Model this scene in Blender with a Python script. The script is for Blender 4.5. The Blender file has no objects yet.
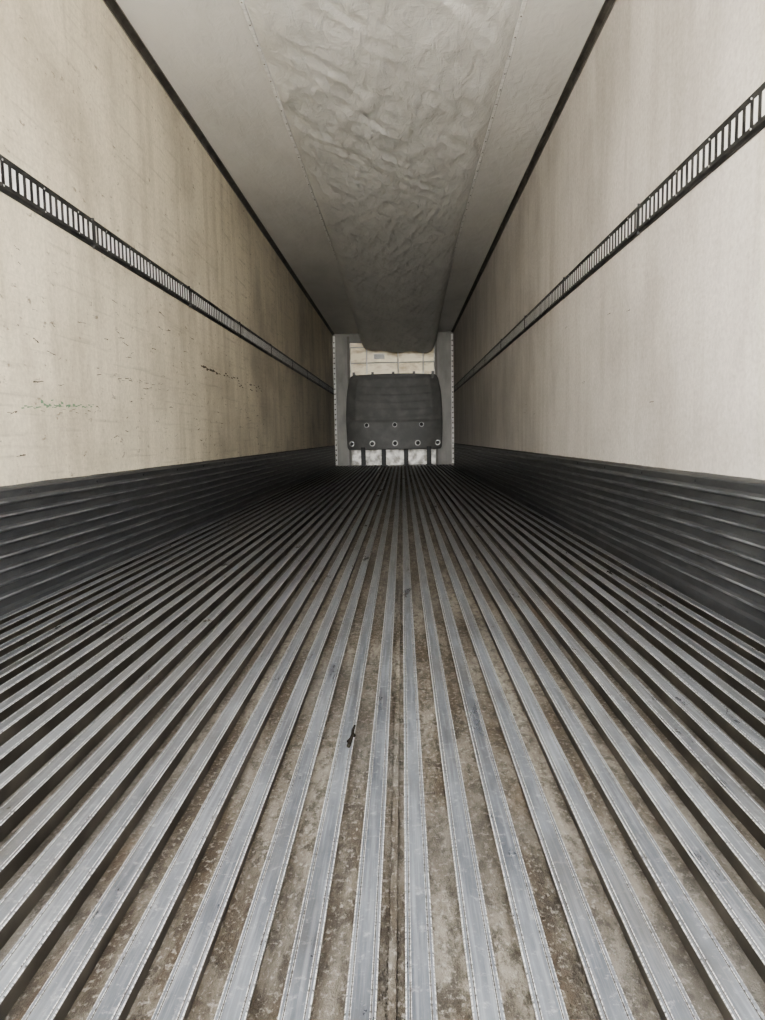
import bpy, bmesh, math, random
from mathutils import Vector, Matrix, noise
random.seed(7)
scene = bpy.context.scene
scene.view_settings.look='AgX - Medium High Contrast'
HW=1.24; CEIL=2.72; Y0=-0.25; YF=15.6

# ---------------------------------------------------------------- materials
class MB:
    def __init__(s,name):
        s.m=bpy.data.materials.new(name); s.m.use_nodes=True
        s.nt=s.m.node_tree; s.N=s.nt.nodes; s.L=s.nt.links
        s.b=s.N['Principled BSDF']; s.tc=s.N.new('ShaderNodeTexCoord')
    def noise(s,scale=(1,1,1),sc=5,detail=5,rough=.55,dist=0,rot=(0,0,0)):
        mp=s.N.new('ShaderNodeMapping'); mp.inputs['Scale'].default_value=scale; mp.inputs['Rotation'].default_value=rot
        s.L.new(s.tc.outputs['Object'],mp.inputs['Vector'])
        n=s.N.new('ShaderNodeTexNoise'); n.inputs['Scale'].default_value=sc
        n.inputs['Detail'].default_value=detail; n.inputs['Roughness'].default_value=rough
        n.inputs['Distortion'].default_value=dist
        s.L.new(mp.outputs[0],n.inputs['Vector']); return n.outputs['Fac']
    def ramp(s,fac,p0,p1,c0=(0,0,0),c1=(1,1,1)):
        r=s.N.new('ShaderNodeValToRGB'); e=r.color_ramp.elements
        e[0].position=p0; e[1].position=p1
        e[0].color=(*c0,1); e[1].color=(*c1,1)
        s.L.new(fac,r.inputs[0]); return r.outputs[0]
    def mix(s,fac,a,b,mode='MIX'):
        m=s.N.new('ShaderNodeMix'); m.data_type='RGBA'; m.blend_type=mode
        for sock,v in ((m.inputs[0],fac),(m.inputs[6],a),(m.inputs[7],b)):
            if isinstance(v,(int,float)): sock.default_value=v
            elif isinstance(v,tuple): sock.default_value=(*v,1)
            else: s.L.new(v,sock)
        return m.outputs[2]
    def math(s,op,a,b=0.0,clamp=False):
        m=s.N.new('ShaderNodeMath'); m.operation=op; m.use_clamp=clamp
        for sock,v in ((m.inputs[0],a),(m.inputs[1],b)):
            if isinstance(v,(int,float)): sock.default_value=v
            else: s.L.new(v,sock)
        return m.outputs[0]
    def side_wear(s,x0,lo,hi):  # mask that turns floor colours greyer and darker towards the sides
        """0 on the centre strip of the floor, 1 out towards the walls"""
        x=s.N.new('ShaderNodeSeparateXYZ'); s.L.new(s.tc.outputs['Object'],x.inputs[0])
        d=s.math('ABSOLUTE',s.math('SUBTRACT',x.outputs[0],x0))
        n=s.noise((1,.5,1),1.6,4); d=s.math('ADD',d,s.math('MULTIPLY',s.math('SUBTRACT',n,.5),.5))
        mr=s.N.new('ShaderNodeMapRange'); s.L.new(d,mr.inputs[0]); mr.inputs[1].default_value=lo; mr.inputs[2].default_value=hi
        return mr.outputs[0]
    def bump(s,h,strength=.3,dist=.01):
        b=s.N.new('ShaderNodeBump'); b.inputs['Strength'].default_value=strength
        b.inputs['Distance'].default_value=dist
        s.L.new(h,b.inputs['Height']); s.L.new(b.outputs[0],s.b.inputs['Normal'])
    def fin(s,col,rough=.6,metal=0,spec=None):
        if isinstance(col,tuple): s.b.inputs['Base Color'].default_value=(*col,1)
        else: s.L.new(col,s.b.inputs['Base Color'])
        if isinstance(rough,(int,float)): s.b.inputs['Roughness'].default_value=rough
        else: s.L.new(rough,s.b.inputs['Roughness'])
        s.b.inputs['Metallic'].default_value=metal
        if spec is not None: s.b.inputs['Specular IOR Level'].default_value=spec
        return s.m

def wall_mat(name,base,stain,streak_amt,blot,dripamt):
    m=MB(name)
    big=m.noise((1,1,1),1.1,5,.6)
    drips=m.noise((1,1.6,.22),2.6,6,.62,.5)
    d2=m.noise((1,5.5,.30),3.4,5,.6,.3)
    fine=m.noise((1,1,1),55,4,.7)
    hs=m.noise((1,.35,9),4,5,.6)
    c=m.mix(m.math('MULTIPLY',m.ramp(drips,.46,.72),dripamt),base,stain)
    c=m.mix(m.math('MULTIPLY',m.ramp(d2,.54,.74),dripamt*.5),c,stain)
    c=m.mix(m.math('MULTIPLY',m.ramp(big,.46,.70),blot),c,tuple(x*.68 for x in stain))
    c=m.mix(m.math('MULTIPLY',m.ramp(hs,.56,.74),streak_amt),c,tuple(x*.62 for x in stain))
    spk=m.noise((1,.6,1.4),22,4,.65)
    c=m.mix(m.math('MULTIPLY',m.ramp(spk,.63,.71),min(1,streak_amt*1.6)),c,(.20,.155,.095))
    c=m.mix(.34,c,m.ramp(fine,.35,.65,(.45,.43,.4),(1,1,1)),'MULTIPLY')
    m.bump(m.math('ADD',fine,m.math('MULTIPLY',hs,.6)),.6,.005)
    return m.fin(c,.5)
M_WL=wall_mat('liner_cream',(.83,.755,.60),(.49,.43,.325),.45,.62,.65)
M_WR=wall_mat('liner_grey',(.79,.745,.69),(.58,.535,.48),.08,.45,.8)

m=MB('ceiling_liner')
c=m.mix(m.ramp(m.noise((1,.4,1),2.2,5),.4,.7),(.80,.785,.75),(.69,.675,.64))
m.bump(m.noise((1.5,.8,1),9,5,.6,.5),.6,.015)
M_CEIL=m.fin(c,.42)

m=MB('duct_fabric')
c=m.mix(m.ramp(m.noise((1,.5,1),3,6),.4,.7),(.76,.75,.72),(.66,.65,.62))
w=m.noise((3.0,1.0,1),5,5,.5,.8,(0,0,.45)); w2=m.noise((1.3,2.4,1),13,4,.5,.8,(0,0,-.4))
m.bump(m.math('ADD',w,m.math('MULTIPLY',w2,.3)),.75,.020)
M_DUCT=m.fin(c,.40)

m=MB('batten_white'); M_BAT=m.fin(m.mix(m.ramp(m.noise((1,8,1),6,3),.4,.7),(.90,.89,.86),(.70,.69,.66)),.45)
m=MB('cove_dark'); M_COVE=m.fin(m.mix(m.ramp(m.noise((1,1,1),9,4),.4,.7),(.035,.032,.028),(.09,.085,.075)),.5)
m=MB('cove_lip'); M_LIP=m.fin(m.mix(m.noise((1,4,1),6),(.20,.19,.17),(.32,.30,.27)),.5)
m=MB('track_steel'); M_TRK=m.fin(m.mix(m.ramp(m.noise((1,1,1),14,4),.4,.7),(.035,.035,.035),(.08,.078,.075)),.45,.3)
m=MB('track_slot_back'); M_SLOT=m.fin(m.mix(m.ramp(m.noise((1,3,1),5,3),.5,.75),(.95,.95,.93),(.74,.73,.69)),.5)
m=MB('screw_zinc'); M_SCR=m.fin(m.mix(m.noise((1,1,1),30),(.4,.4,.39),(.55,.55,.53)),.4,.6)

# scuff plates
m=MB('scuff_aluminium')
st=m.noise((1,.5,2),9,6,.65); bl=m.noise((1,.8,1),4,5)
c=m.mix(m.ramp(st,.40,.75),(.070,.072,.075),(.12,.123,.126))
c=m.mix(m.math('MULTIPLY',m.ramp(bl,.52,.75),.4),c,(.15,.15,.15))
m.bump(st,.15,.003)
M_SCUFF=m.fin(c,.36,.45)
m=MB('scuff_rib_worn_highlight'); c=m.mix(m.ramp(m.noise((1,.3,3),9,6,.65),.42,.70),(.14,.143,.147),(.46,.465,.47)); M_SCW=m.fin(c,.34,.5)  # lighter rib faces: worn metal plus a highlight painted into the colour

# floor
m=MB('rib_aluminium')
st=m.noise((30,.7,1),6,5,.6); bl=m.noise((1,.30,1),8,7,.7); sp=m.noise((1,1,1),60,5,.75)
c=m.mix(m.ramp(bl,.36,.66),(.095,.104,.122),(.225,.243,.27))
c=m.mix(m.math('MULTIPLY',m.ramp(st,.48,.68),.45),c,(.38,.40,.43))
c=m.mix(m.math('MULTIPLY',m.ramp(sp,.56,.68),.5),c,(.46,.467,.475))
dt=m.noise((1,.35,1),5,5,.6)
c=m.mix(m.math('MULTIPLY',m.ramp(dt,.51,.68),.55),c,(.075,.067,.056))
c=m.mix(m.math('MULTIPLY',m.side_wear(.16,.35,1.1),.45),c,(.095,.094,.091))
m.bump(m.math('ADD',st,sp),.3,.002)
M_RIB=m.fin(c,m.ramp(bl,.3,.7,(.24,)*3,(.42,)*3),.6)
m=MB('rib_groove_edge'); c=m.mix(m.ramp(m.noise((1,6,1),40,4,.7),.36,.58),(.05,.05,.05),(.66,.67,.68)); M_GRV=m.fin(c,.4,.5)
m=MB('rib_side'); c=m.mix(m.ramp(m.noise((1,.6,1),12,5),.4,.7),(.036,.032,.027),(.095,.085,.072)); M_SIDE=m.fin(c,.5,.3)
m=MB('channel_dirt')
a=m.noise((1,.18,1),9,8,.75,.6); b=m.noise((1,.45,1),48,6,.78); d=m.noise((1,.2,1),3.1,4); e=m.noise((1,.7,1),120,4,.75); g=m.noise((1,.5,1),2.0,5)
c=m.mix(m.ramp(a,.42,.62),(.078,.060,.041),(.26,.236,.196))
c=m.mix(m.math('MULTIPLY',m.ramp(b,.47,.59),.8),c,(.040,.032,.023))
c=m.mix(m.math('MULTIPLY',m.ramp(e,.54,.64),.6),c,(.42,.395,.355))
c=m.mix(m.math('MULTIPLY',m.ramp(d,.60,.72),.5),c,(.25,.135,.045))
c=m.mix(m.math('MULTIPLY',m.ramp(g,.46,.60),.4),c,(.10,.098,.093))
c=m.mix(m.math('MULTIPLY',m.side_wear(.16,.25,.85),.7),c,(.066,.063,.058))
m.bump(m.math('ADD',b,e),.8,.006)
M_CH=m.fin(c,.55)
m=MB('outer_skin'); M_OUT=m.fin(m.mix(m.noise((1,1,1),3),(.7,.7,.7),(.6,.6,.6)),.5)

m=MB('front_liner'); c=m.mix(m.ramp(m.noise((1,1,.4),4,4),.4,.7),(.46,.45,.415),(.31,.30,.275)); M_FW=m.fin(c,.5)
m=MB('evaporator_panel'); c=m.mix(m.ramp(m.noise((.7,1,1.6),5,5),.46,.68),(.88,.80,.62),(.54,.44,.29)); M_EV=m.fin(c,.42,.35)
m=MB('bulkhead_plastic'); c=m.mix(m.ramp(m.noise((1,1,1),5,6),.4,.7),(.145,.145,.136),(.20,.197,.184)); M_BH=m.fin(c,.5)
m=MB('black_rubber'); M_BLK=m.fin(m.mix(m.noise((1,1,1),20),(.012,.012,.012),(.03,.03,.028)),.5)
m=MB('dark_bark'); M_TW=m.fin(m.mix(m.noise((1,1,1),60),(.006,.005,.004),(.02,.017,.013)),.9,0,.1)
m=MB('white_paint'); M_WH=m.fin(m.mix(m.ramp(m.noise((1,1,1),9,4),.45,.75),(.92,.91,.88),(.6,.58,.53)),.4)
m=MB('kick_aluminium'); M_KICK=m.fin(m.mix(m.ramp(m.noise((1,1,1),7,5),.40,.62),(.68,.66,.62),(.26,.245,.22)),.42,.4)
m=MB('scratch_dark'); M_SC=m.fin(m.mix(m.noise((1,9,9),9),(.03,.028,.022),(.14,.11,.07)),.7)
m=MB('scratch_green'); M_SG=m.fin(m.mix(m.noise((1,9,9),9),(.09,.24,.15),(.28,.36,.22)),.7)
m=MB('yard_concrete'); M_GR=m.fin(m.mix(m.noise((1,1,1),2,8,.7),(.42,.41,.38),(.55,.53,.50)),.85)
m=MB('sealant'); M_SEAL=m.fin(m.mix(m.noise((1,1,1),25),(.045,.045,.043),(.10,.098,.092)),.6)

# ---------------------------------------------------------------- mesh helper
class Mesh:
    def __init__(s): s.v=[]; s.f=[]; s.mi=[]; s.sm=[]; s.mats=[]
    def mat(s,m):
        if m not in s.mats: s.mats.append(m)
        return s.mats.index(m)
    def face(s,idx,m,smooth=False): s.f.append(tuple(idx)); s.mi.append(s.mat(m)); s.sm.append(smooth)
    def box(s,x0,x1,y0,y1,z0,z1,m):
        b=len(s.v)
        s.v+=[(x0,y0,z0),(x1,y0,z0),(x1,y1,z0),(x0,y1,z0),(x0,y0,z1),(x1,y0,z1),(x1,y1,z1),(x0,y1,z1)]
        for q in ((0,3,2,1),(4,5,6,7),(0,1,5,4),(1,2,6,5),(2,3,7,6),(3,0,4,7)): s.face([b+i for i in q],m)
    def extr(s,prof,y0,y1,mats,closed=True):
        """profile (x,z) list extruded along Y; mats one per segment or a single one"""
        b=len(s.v); n=len(prof)
        for x,z in prof: s.v.append((x,y0,z))
        for x,z in prof: s.v.append((x,y1,z))
        k=n if closed else n-1
        for i in range(k):
            j=(i+1)%n; mm=mats[i] if isinstance(mats,list) else mats
            s.face((b+i,b+j,b+n+j,b+n+i),mm)
        if closed:
            mm=mats[0] if isinstance(mats,list) else mats
            s.face([b+i for i in range(n)][::-1],mm); s.face([b+n+i for i in range(n)],mm)
    def disc(s,c,r,h,axis,m,seg=14,dome=.6):
        ax=Vector(axis).normalized(); t=ax.orthogonal().normalized(); u=ax.cross(t); c=Vector(c)
        rings=[(r,0),(r,h*.5),(r*dome,h)]; b=len(s.v)
        for rr,hh in rings:
            for i in range(seg):
                a=2*math.pi*i/seg; s.v.append(tuple(c+ax*hh+t*math.cos(a)*rr+u*math.sin(a)*rr))
        for k in range(2):
            for i in range(seg):
                j=(i+1)%seg; s.face((b+k*seg+i,b+k*seg+j,b+(k+1)*seg+j,b+(k+1)*seg+i),m,True)
        s.face([b+2*seg+i for i in range(seg)],m); s.face([b+i for i in range(seg)][::-1],m)
    def obj(s,name,parent=None,recalc=True):
        me=bpy.data.meshes.new(name); me.from_pydata(s.v,[],s.f)
        for mm in s.mats: me.materials.append(mm)
        me.polygons.foreach_set('material_index',s.mi); me.polygons.foreach_set('use_smooth',s.sm)
        if recalc:
            bm=bmesh.new(); bm.from_mesh(me); bmesh.ops.recalc_face_normals(bm,faces=bm.faces); bm.to_mesh(me); bm.free()
        me.update()
        o=bpy.data.objects.new(name,me); scene.collection.objects.link(o)
        if parent: o.parent=parent
        return o
def empty(name):
    e=bpy.data.objects.new(name,None); scene.collection.objects.link(e); return e

# ---------------------------------------------------------------- floor
P=.065; XC=.142
M=Mesh()
DEP=.034; TW=.0160; SW=.008
M.box(-HW-.06,HW+.06,Y0,YF,-.14,-DEP-.002,M_OUT)
prof=[(-HW,-DEP)]; mats=[]
centres=[]
k=-40
while True:
    xc=XC+P*(k+.5); k+=1
    if xc<-HW+.03: continue
    if xc>HW-.03: break
    centres.append(xc)
for xc in centres:
    jit=random.uniform(-.0016,.0016); xx=xc+jit
    def add(px,pz,mt): prof.append((px,pz)); mats.append(mt)
    add(xx-SW,-DEP,M_CH)
    add(xx-SW,-.006,M_SIDE)
    add(xx-TW,-.005,M_SIDE)
    add(xx-TW,-.001,M_SIDE)
    add(xx-TW+.0014,0,M_GRV)
    add(xx-TW+.0040,0,M_RIB)
    add(xx-TW+.0044,-.0010,M_GRV)
    add(xx-TW+.0056,-.0010,M_SIDE)
    add(xx-TW+.0064,0,M_GRV)
    add(xx+TW-.0064,0,M_RIB)
    add(xx+TW-.0056,-.0010,M_GRV)
    add(xx+TW-.0044,-.0010,M_SIDE)
    add(xx+TW-.0040,0,M_GRV)
    add(xx+TW-.0014,0,M_RIB)
    add(xx+TW,-.001,M_GRV)
    add(xx+TW,-.005,M_SIDE)
    add(xx+SW,-.006,M_SIDE)
    add(xx+SW,-DEP,M_SIDE)
prof.append((HW,-DEP)); mats.append(M_CH)
M.extr(prof,Y0,YF-.05,mats,closed=False)
# low interlock joint between two floor planks
M.extr([(XC-.005,-DEP),(XC-.0045,-.026),(XC+.0045,-.026),(XC+.005,-DEP)],Y0,YF-.05,M_CH)
M.obj('floor',recalc=False)

# ---------------------------------------------------------------- walls / ceiling
def scribble(M,x,y0,y1,z0,z1,w,mt,n=26,wob=.01,gap=.25):
    for i in range(n):
        if random.random()<gap: continue
        a=i/n; b=(i+1)/n; ww=w*random.uniform(.3,1.2); dz=random.uniform(-wob,wob)
        ya=y0+(y1-y0)*a; yb=y0+(y1-y0)*b; za=z0+(z1-z0)*a+dz; zb=z0+(z1-z0)*b+dz+random.uniform(-wob,wob)*.4
        k=len(M.v); M.v+=[(x,ya,za-ww),(x,yb,zb-ww*.6),(x,yb,zb+ww*.6),(x,ya,za+ww)]
        M.face((k,k+1,k+2,k+3),mt)
W=Mesh(); W.box(-HW-.06,-HW,Y0,YF,-.05,CEIL+.06,M_WL)
X=-HW+.0012
scribble(W,X,5.2,5.75,1.10,1.085,.010,M_SC,12,.006,.1)
scribble(W,X,5.8,7.35,1.10,1.085,.006,M_SC,30,.012)
scribble(W,X,6.4,7.2,1.045,1.04,.004,M_SC,14,.01,.5)
scribble(W,X,2.70,3.35,.715,.745,.003,M_SG,30,.006,.15)
scribble(W,X,2.85,3.15,.735,.745,.007,M_SG,14,.012,.3)
scribble(W,X,2.6,3.4,.70,.72,.002,M_SC,26,.012,.5)
scribble(W,X,4.2,5.1,1.32,1.36,.003,M_SC,20,.02,.6)
scribble(W,X,3.4,4.4,.88,.9,.002,M_SC,20,.02,.6)
for i in range(110):
    y=random.uniform(2.5,7.5); z=random.uniform(.50,1.30); l=random.uniform(.01,.09)
    scribble(W,X,y,y+l,z,z+random.uniform(-.01,.01),random.uniform(.0012,.0035),M_SC,3,.003,.1)
W.obj('wall_left',recalc=False)
W=Mesh(); W.box(HW,HW+.06,Y0,YF,-.05,CEIL+.06,M_WR)
X=HW-.0012
for i in range(8):
    y=random.uniform(3,8); z=random.uniform(.6,1.3); scribble(W,X,y,y+.06,z,z,.002,M_SC,3,.003,.1)
W.obj('wall_right',recalc=False)
W=Mesh(); W.box(-HW,HW,Y0,YF,CEIL,CEIL+.06,M_CEIL)
W.obj('ceiling')

for i,s in enumerate((-1,1)):
    T=Mesh(); a=HW
    T.extr([(s*a,CEIL),(s*a,CEIL-.036),(s*(a-.008),CEIL-.038),(s*(a-.012),CEIL-.022),(s*(a-.024),CEIL-.011),(s*(a-.040),CEIL-.008),(s*(a-.040),CEIL)],Y0,YF-.1,
           [M_COVE,M_LIP,M_COVE,M_COVE,M_COVE,M_LIP,M_COVE])
    T.obj('trim_%d'%(i+1))

# ---------------------------------------------------------------- scuff plates (baseboards)
for nm,s in (('baseboard_left',-1),('baseboard_right',1)):
    B=Mesh(); H=.428
    pr=[(0,-DEP+.001),(.030,-DEP+.001),(.030,.012)]; mt=[M_SCUFF]*3
    zz=.012; n=8; st=(H-.045-zz)/n
    for k in range(n):
        z0=zz+k*st
        pr+=[(.014,z0+.006),(.014,z0+st-.014),(.026,z0+st-.007),(.026,z0+st)]
        mt+=[M_SCUFF,M_SCUFF,M_SCW,M_SCUFF]
    pr+=[(.016,H-.036),(.016,H-.012),(.006,H),(0,H)]; mt+=[M_SCUFF]*4
    B.extr([(s*(HW-x),z) for x,z in pr],Y0,YF-.4,mt)
    nb=260; k0=len(B.v)
    for i in range(nb+1):
        y=Y0+(YF-.4-Y0)*i/nb; h=.004+.003*noise.noise((y*3.3,s*4,0))+.002*noise.noise((y*14,s,2))
        B.v+=[(s*(HW-.012),y,H-.006),(s*(HW-.006),y,H+max(.002,h)),(s*(HW-.0005),y,H+max(.003,h+.002))]
    for i in range(nb):
        for j in range(2):
            B.face((k0+3*i+j,k0+3*i+j+1,k0+3*i+4+j,k0+3*i+3+j),M_SEAL)
    for i in range(26):
        y=.3+i*.6
        if y<YF-.5: B.disc((s*(HW-.0165),y,H-.024),.006,.003,(-s,0,0),M_SCUFF,8)
    B.obj(nm)

# ---------------------------------------------------------------- logistics tracks
for s in (-1,1):
    T=Mesh(); z0,z1=1.465,1.595; t=.012
    def bx(xa,xb,*r): 
        a,b=sorted((s*(HW-xa),s*(HW-xb))); T.box(a,b,*r)
    bx(.001,.0108,Y0,YF-.35,z0+.02,z1-.02,M_SLOT)  # white strip added close behind the slots to keep them bright
    sl0,sl1=z0+.028,z1-.028
    for lo in (True,False):
        pr=[(.001,z0),(.004,z0),(.004,z0+.008),(t,z0+.014),(t,sl0),(.003,sl0)] if lo else [(.001,z1),(.004,z1),(.004,z1-.008),(t,z1-.014),(t,sl1),(.003,sl1)]
        T.extr([(s*(HW-x),z) for x,z in pr],Y0,YF-.35,M_TRK)
    pit=.0508; y=Y0
    i=0
    while y<YF-.42:
        if i%30==12:
            bx(.003,t,y,y+pit*.80,sl0-.001,sl1+.001,M_TRK)
            bx(.003,t+.001,y+pit*.4,y+pit*.52,z0-.004,z1+.002,M_TRK)
            T.disc((s*(HW-t),y+pit*.46,z0+.003),.007,.003,(-s,0,0),M_TRK,8)
        else:
            bx(.003,t,y,y+pit*.42,sl0-.001,sl1+.001,M_TRK)
        if i%6==3:
            T.disc((s*(HW-t),y+pit*.25,z0+.021),.004,.003,(-s,0,0),M_SCR,8)
            T.disc((s*(HW-t),y+pit*.25,z1-.021),.004,.003,(-s,0,0),M_SCR,8)
        y+=pit; i+=1
    T.obj('logistics_track' if s<0 else 'logistics_track.001')

# ---------------------------------------------------------------- air duct on ceiling
duct=empty('ceiling_air_duct')
D=Mesh(); DX0,DX1=-.59,.80; YD0,YD1=-.1,15.1
nx,ny=90,900
def rdg(x,y,s): return 1-abs(noise.noise((x,y,s)))*2.2
for j in range(ny+1):
    y=YD0+(YD1-YD0)*j/ny; t=(y-YD0)/(YD1-YD0)
    sag=.030+.05*t+.24*max(0,(t-.5)/.5)**2.2
    spread=.10*max(0,(t-.55)/.45)
    for i in range(nx+1):
        u=i/nx*2-1
        x0=DX0-spread; x1=DX1+spread*1.1
        x=(x0+x1)/2+u*(x1-x0)/2
        pr=(1-abs(u)**(4+9*t))*(1+.06*u*t)
        drop=0
        if y>13.6: # loose end of the chute hangs down in soft folds
            k=((y-13.6)/1.5)**1.4
            drop=k*(.065+.03*math.cos(u*2.0-.5)+.008*math.sin(x*11+.6))
        edge=min(1,(1-abs(u))*7)
        wr=.014*noise.noise((x*1.8,y*.6,3))
        p=x*.93+y*.30; q=y*.9-x*.3
        wr+=.0085*rdg(p*4.5+.6*noise.noise((x*2,y,5)),q*1.0,7)
        p2=x*.8-y*.55; q2=x*.55+y*.85
        wr+=.005*rdg(p2*8,q2*1.6,21)+.0015*noise.noise((x*18,y*9,1))
        p3=x*.95+y*.12
        wr+=.0035*rdg(p3*13,y*1.5,33)
        z=CEIL-.004-sag*pr-wr*edge*(1+.9*t)-drop*edge
        z=min(z,CEIL-.003)
        D.v.append((x,y,z))
for j in range(ny):
    for i in range(nx):
        a=j*(nx+1)+i; D.face((a,a+nx+1,a+nx+2,a+1),M_DUCT,True)
fab=D.obj('fabric',duct,recalc=False)
for nm,xx in (('batten_1',DX0),('batten_2',DX1)):
    B=Mesh(); 
    B.extr([(xx-.012,CEIL),(xx-.012,CEIL-.010),(xx-.008,CEIL-.016),(xx+.008,CEIL-.016),(xx+.012,CEIL-.010),(xx+.012,CEIL)],YD0,13,M_BAT)
    for i in range(64): B.disc((xx,YD0+.1+i*.2,CEIL-.016),.005,.003,(0,0,-1),M_LIP,8)
    B.obj(nm,duct)

# ---------------------------------------------------------------- front wall
F=Mesh()
F.box(-HW-.06,HW+.06,YF,YF+.08,-.14,CEIL+.06,M_FW)
F.box(-HW,-.90,YF-.14,YF,0,CEIL,M_FW)
F.box(.86,HW,YF-.14,YF,0,CEIL,M_FW)
F.box(-.90,.86,YF-.14,YF,2.55,CEIL,M_FW)
F.box(-.90,.86,YF-.05,YF,0,2.55,M_KICK)
F.box(-.88,.84,YF-.09,YF-.05,1.80,2.53,M_EV)
for zc in (2.12,2.44): F.box(-.88,.84,YF-.102,YF-.09,zc-.010,zc+.010,M_FW)
for xc in (-.55,.1,.62): F.box(xc-.012,xc+.012,YF-.104,YF-.09,1.82,2.52,M_BAT)
F.box(-.40,-.18,YF-.106,YF-.09,2.2,2.3,M_WH)
for a,b in ((-.95,-.90),(.86,.91)): F.box(a,b,YF-.165,YF-.14,0,CEIL-.06,M_LIP)
F.obj('wall_front')
for i,s in enumerate((-1,1)):
    T=Mesh()
    a,b=sorted((s*(HW-.001),s*(HW-.045)))
    T.box(a,b,YF-.20,YF-.14,.02,CEIL-.05,M_WH)
    for k in range(24): T.disc((s*(HW-.022),YF-.20,.12+k*.105),.014,.006,(0,-1,0),M_COVE,8)
    T.obj('trim_%d'%(i+3))

# ---------------------------------------------------------------- bulkhead
bh=empty('return_air_bulkhead')
B=Mesh(); YB=15.12; ZB,ZT=.33,1.84
nu,nv=90,90
def hw(v):
    w=.965+.02*math.sin(math.pi*min(1,v/.75))
    if v>.72: w-= .08*((v-.72)/.28)**1.3
    if v>.94: w-= .05*(1-math.sqrt(max(0,1-((v-.94)/.06)**2)))
    if v<.04: w-= .03*(1-v/.04)**2
    return w
for j in range(nv+1):
    v=j/nv
    for i in range(nu+1):
        u=i/nu*2-1; x=.005+u*hw(v); z=ZB+v*(ZT-ZB)+ (.02*(1-u*u) if v>.9 else 0)*(v-.9)*10
        y=YB+.10*abs(u)**4
        inner=max(0,min(1,(.86-abs(u))*10))
        for vc,am in ((.88,.007),(.78,.008),(.68,.008),(.58,.008),(.48,.007)):
            vv=vc-.04*(1-u*u)
            y+=am*math.exp(-((v-vv)/.013)**2)*inner
        if v<.40: y-=.016*min(1,(.40-v)/.03)
        for uc in (-.80,.80): y-=.006*math.exp(-((u-uc)/.03)**2)*(1 if v>.40 else 0)
        if v>.95: y-=.012
        B.v.append((x,y,z))
for j in range(nv):
    for i in range(nu):
        a=j*(nu+1)+i; B.face((a,a+1,a+nu+2,a+nu+1),M_BH,True)
sh=B.obj('shell',bh,recalc=False)
sol=sh.modifiers.new('thick','SOLIDIFY'); sol.thickness=.02; sol.offset=-1
K=Mesh()
for xx in (-.87,-.45,.015,.48,.89):
    yb=YB-.018+.10*abs((xx-.005)/.97)**4
    K.disc((xx,yb,.455),.058,.012,(0,-1,0),M_SCR,20,.85); K.disc((xx,yb-.012,.455),.040,.02,(0,-1,0),M_BLK,16)
for xx in (-.56,.015,.56):
    yb=YB-.018
    K.disc((xx,yb,.83),.050,.012,(0,-1,0),M_SCR,20,.85); K.disc((xx,yb-.012,.83),.036,.02,(0,-1,0),M_BLK,16)
K.obj('bolts',bh)
K=Mesh()
for xx in (-.64,-.22,.24,.71):
    K.box(xx-.045,xx+.045,YB+.0,YB+.10,0,ZB+.05,M_BLK)
    K.box(xx-.07,xx+.07,YB-.01,YB+.12,0,.012,M_BLK)
K.obj('legs',bh)
K=Mesh()
for xx in (-.8,-.42,.0,.42,.8):
    K.box(xx-.025,xx+.025,YB-.005,YF-.10,ZT+.01,ZT+.03,M_BH); K.box(xx-.025,xx+.025,YB-.01,YB+.01,ZT-.08,ZT+.06,M_BH)
K.obj('hangers',bh)

# ---------------------------------------------------------------- debris
def twig(name,pts,r,mt):
    cu=bpy.data.curves.new(name,'CURVE'); cu.dimensions='3D'; cu.bevel_depth=r; cu.bevel_resolution=2; cu.use_fill_caps=True
    for line in pts:
        sp=cu.splines.new('POLY'); sp.points.add(len(line)-1)
        for i,p in enumerate(line): sp.points[i].co=(*p,1); sp.points[i].radius=1-.5*i/len(line)
    o=bpy.data.objects.new(name,cu); scene.collection.objects.link(o); cu.materials.append(mt); return o
twig('twig',[[(.053,1.33,.004),(.055,1.36,.004),(.057,1.385,.004),(.056,1.405,.004),(.058,1.43,.003)],[(.055,1.36,.004),(.050,1.352,.003)],[(.057,1.385,.004),(.061,1.38,.003)]],.0040,M_TW)

# ---------------------------------------------------------------- yard outside the open rear doors
G=Mesh(); G.box(-15,15,-30,Y0-.05,-.30,-.14,M_GR); G.obj('ground')

# ---------------------------------------------------------------- light
w=bpy.data.worlds.new('World'); scene.world=w; w.use_nodes=True
bg=w.node_tree.nodes['Background']; bg.inputs[0].default_value=(.97,.985,1,1); bg.inputs[1].default_value=15.0
def sun(name,e,ang,d,col):
    sd=bpy.data.lights.new(name,'SUN'); sd.energy=e; sd.angle=math.radians(ang); sd.color=col
    so=bpy.data.objects.new(name,sd); scene.collection.objects.link(so)
    so.rotation_euler=Vector(d).to_track_quat('-Z','Y').to_euler()
sun('far_end_fill_sun',3.6,35,(-.03,1,.02),(1,.97,.92))  # added lamp shining down the trailer axis to brighten the far end
sun('sun',50.0,3,(-.2,-.45,-.87),(1,.96,.9))  # added to light the yard so its bounce brightens the ceiling

# ---------------------------------------------------------------- camera
cd=bpy.data.cameras.new('camera'); co=bpy.data.objects.new('camera',cd); scene.collection.objects.link(co)
f=736.0
cd.sensor_fit='VERTICAL'; cd.sensor_height=36; cd.lens=36*f/1020; cd.clip_start=.02
yaw=math.atan(20.8/f); pitch=math.atan(72.7/f); roll=math.radians(-1.0)
Rm=Matrix.Rotation(yaw,4,'Z')@Matrix.Rotation(math.pi/2-pitch,4,'X')@Matrix.Rotation(roll,4,'Z')
co.matrix_world=Matrix.Translation((.162,0,.58))@Rm
scene.camera=co
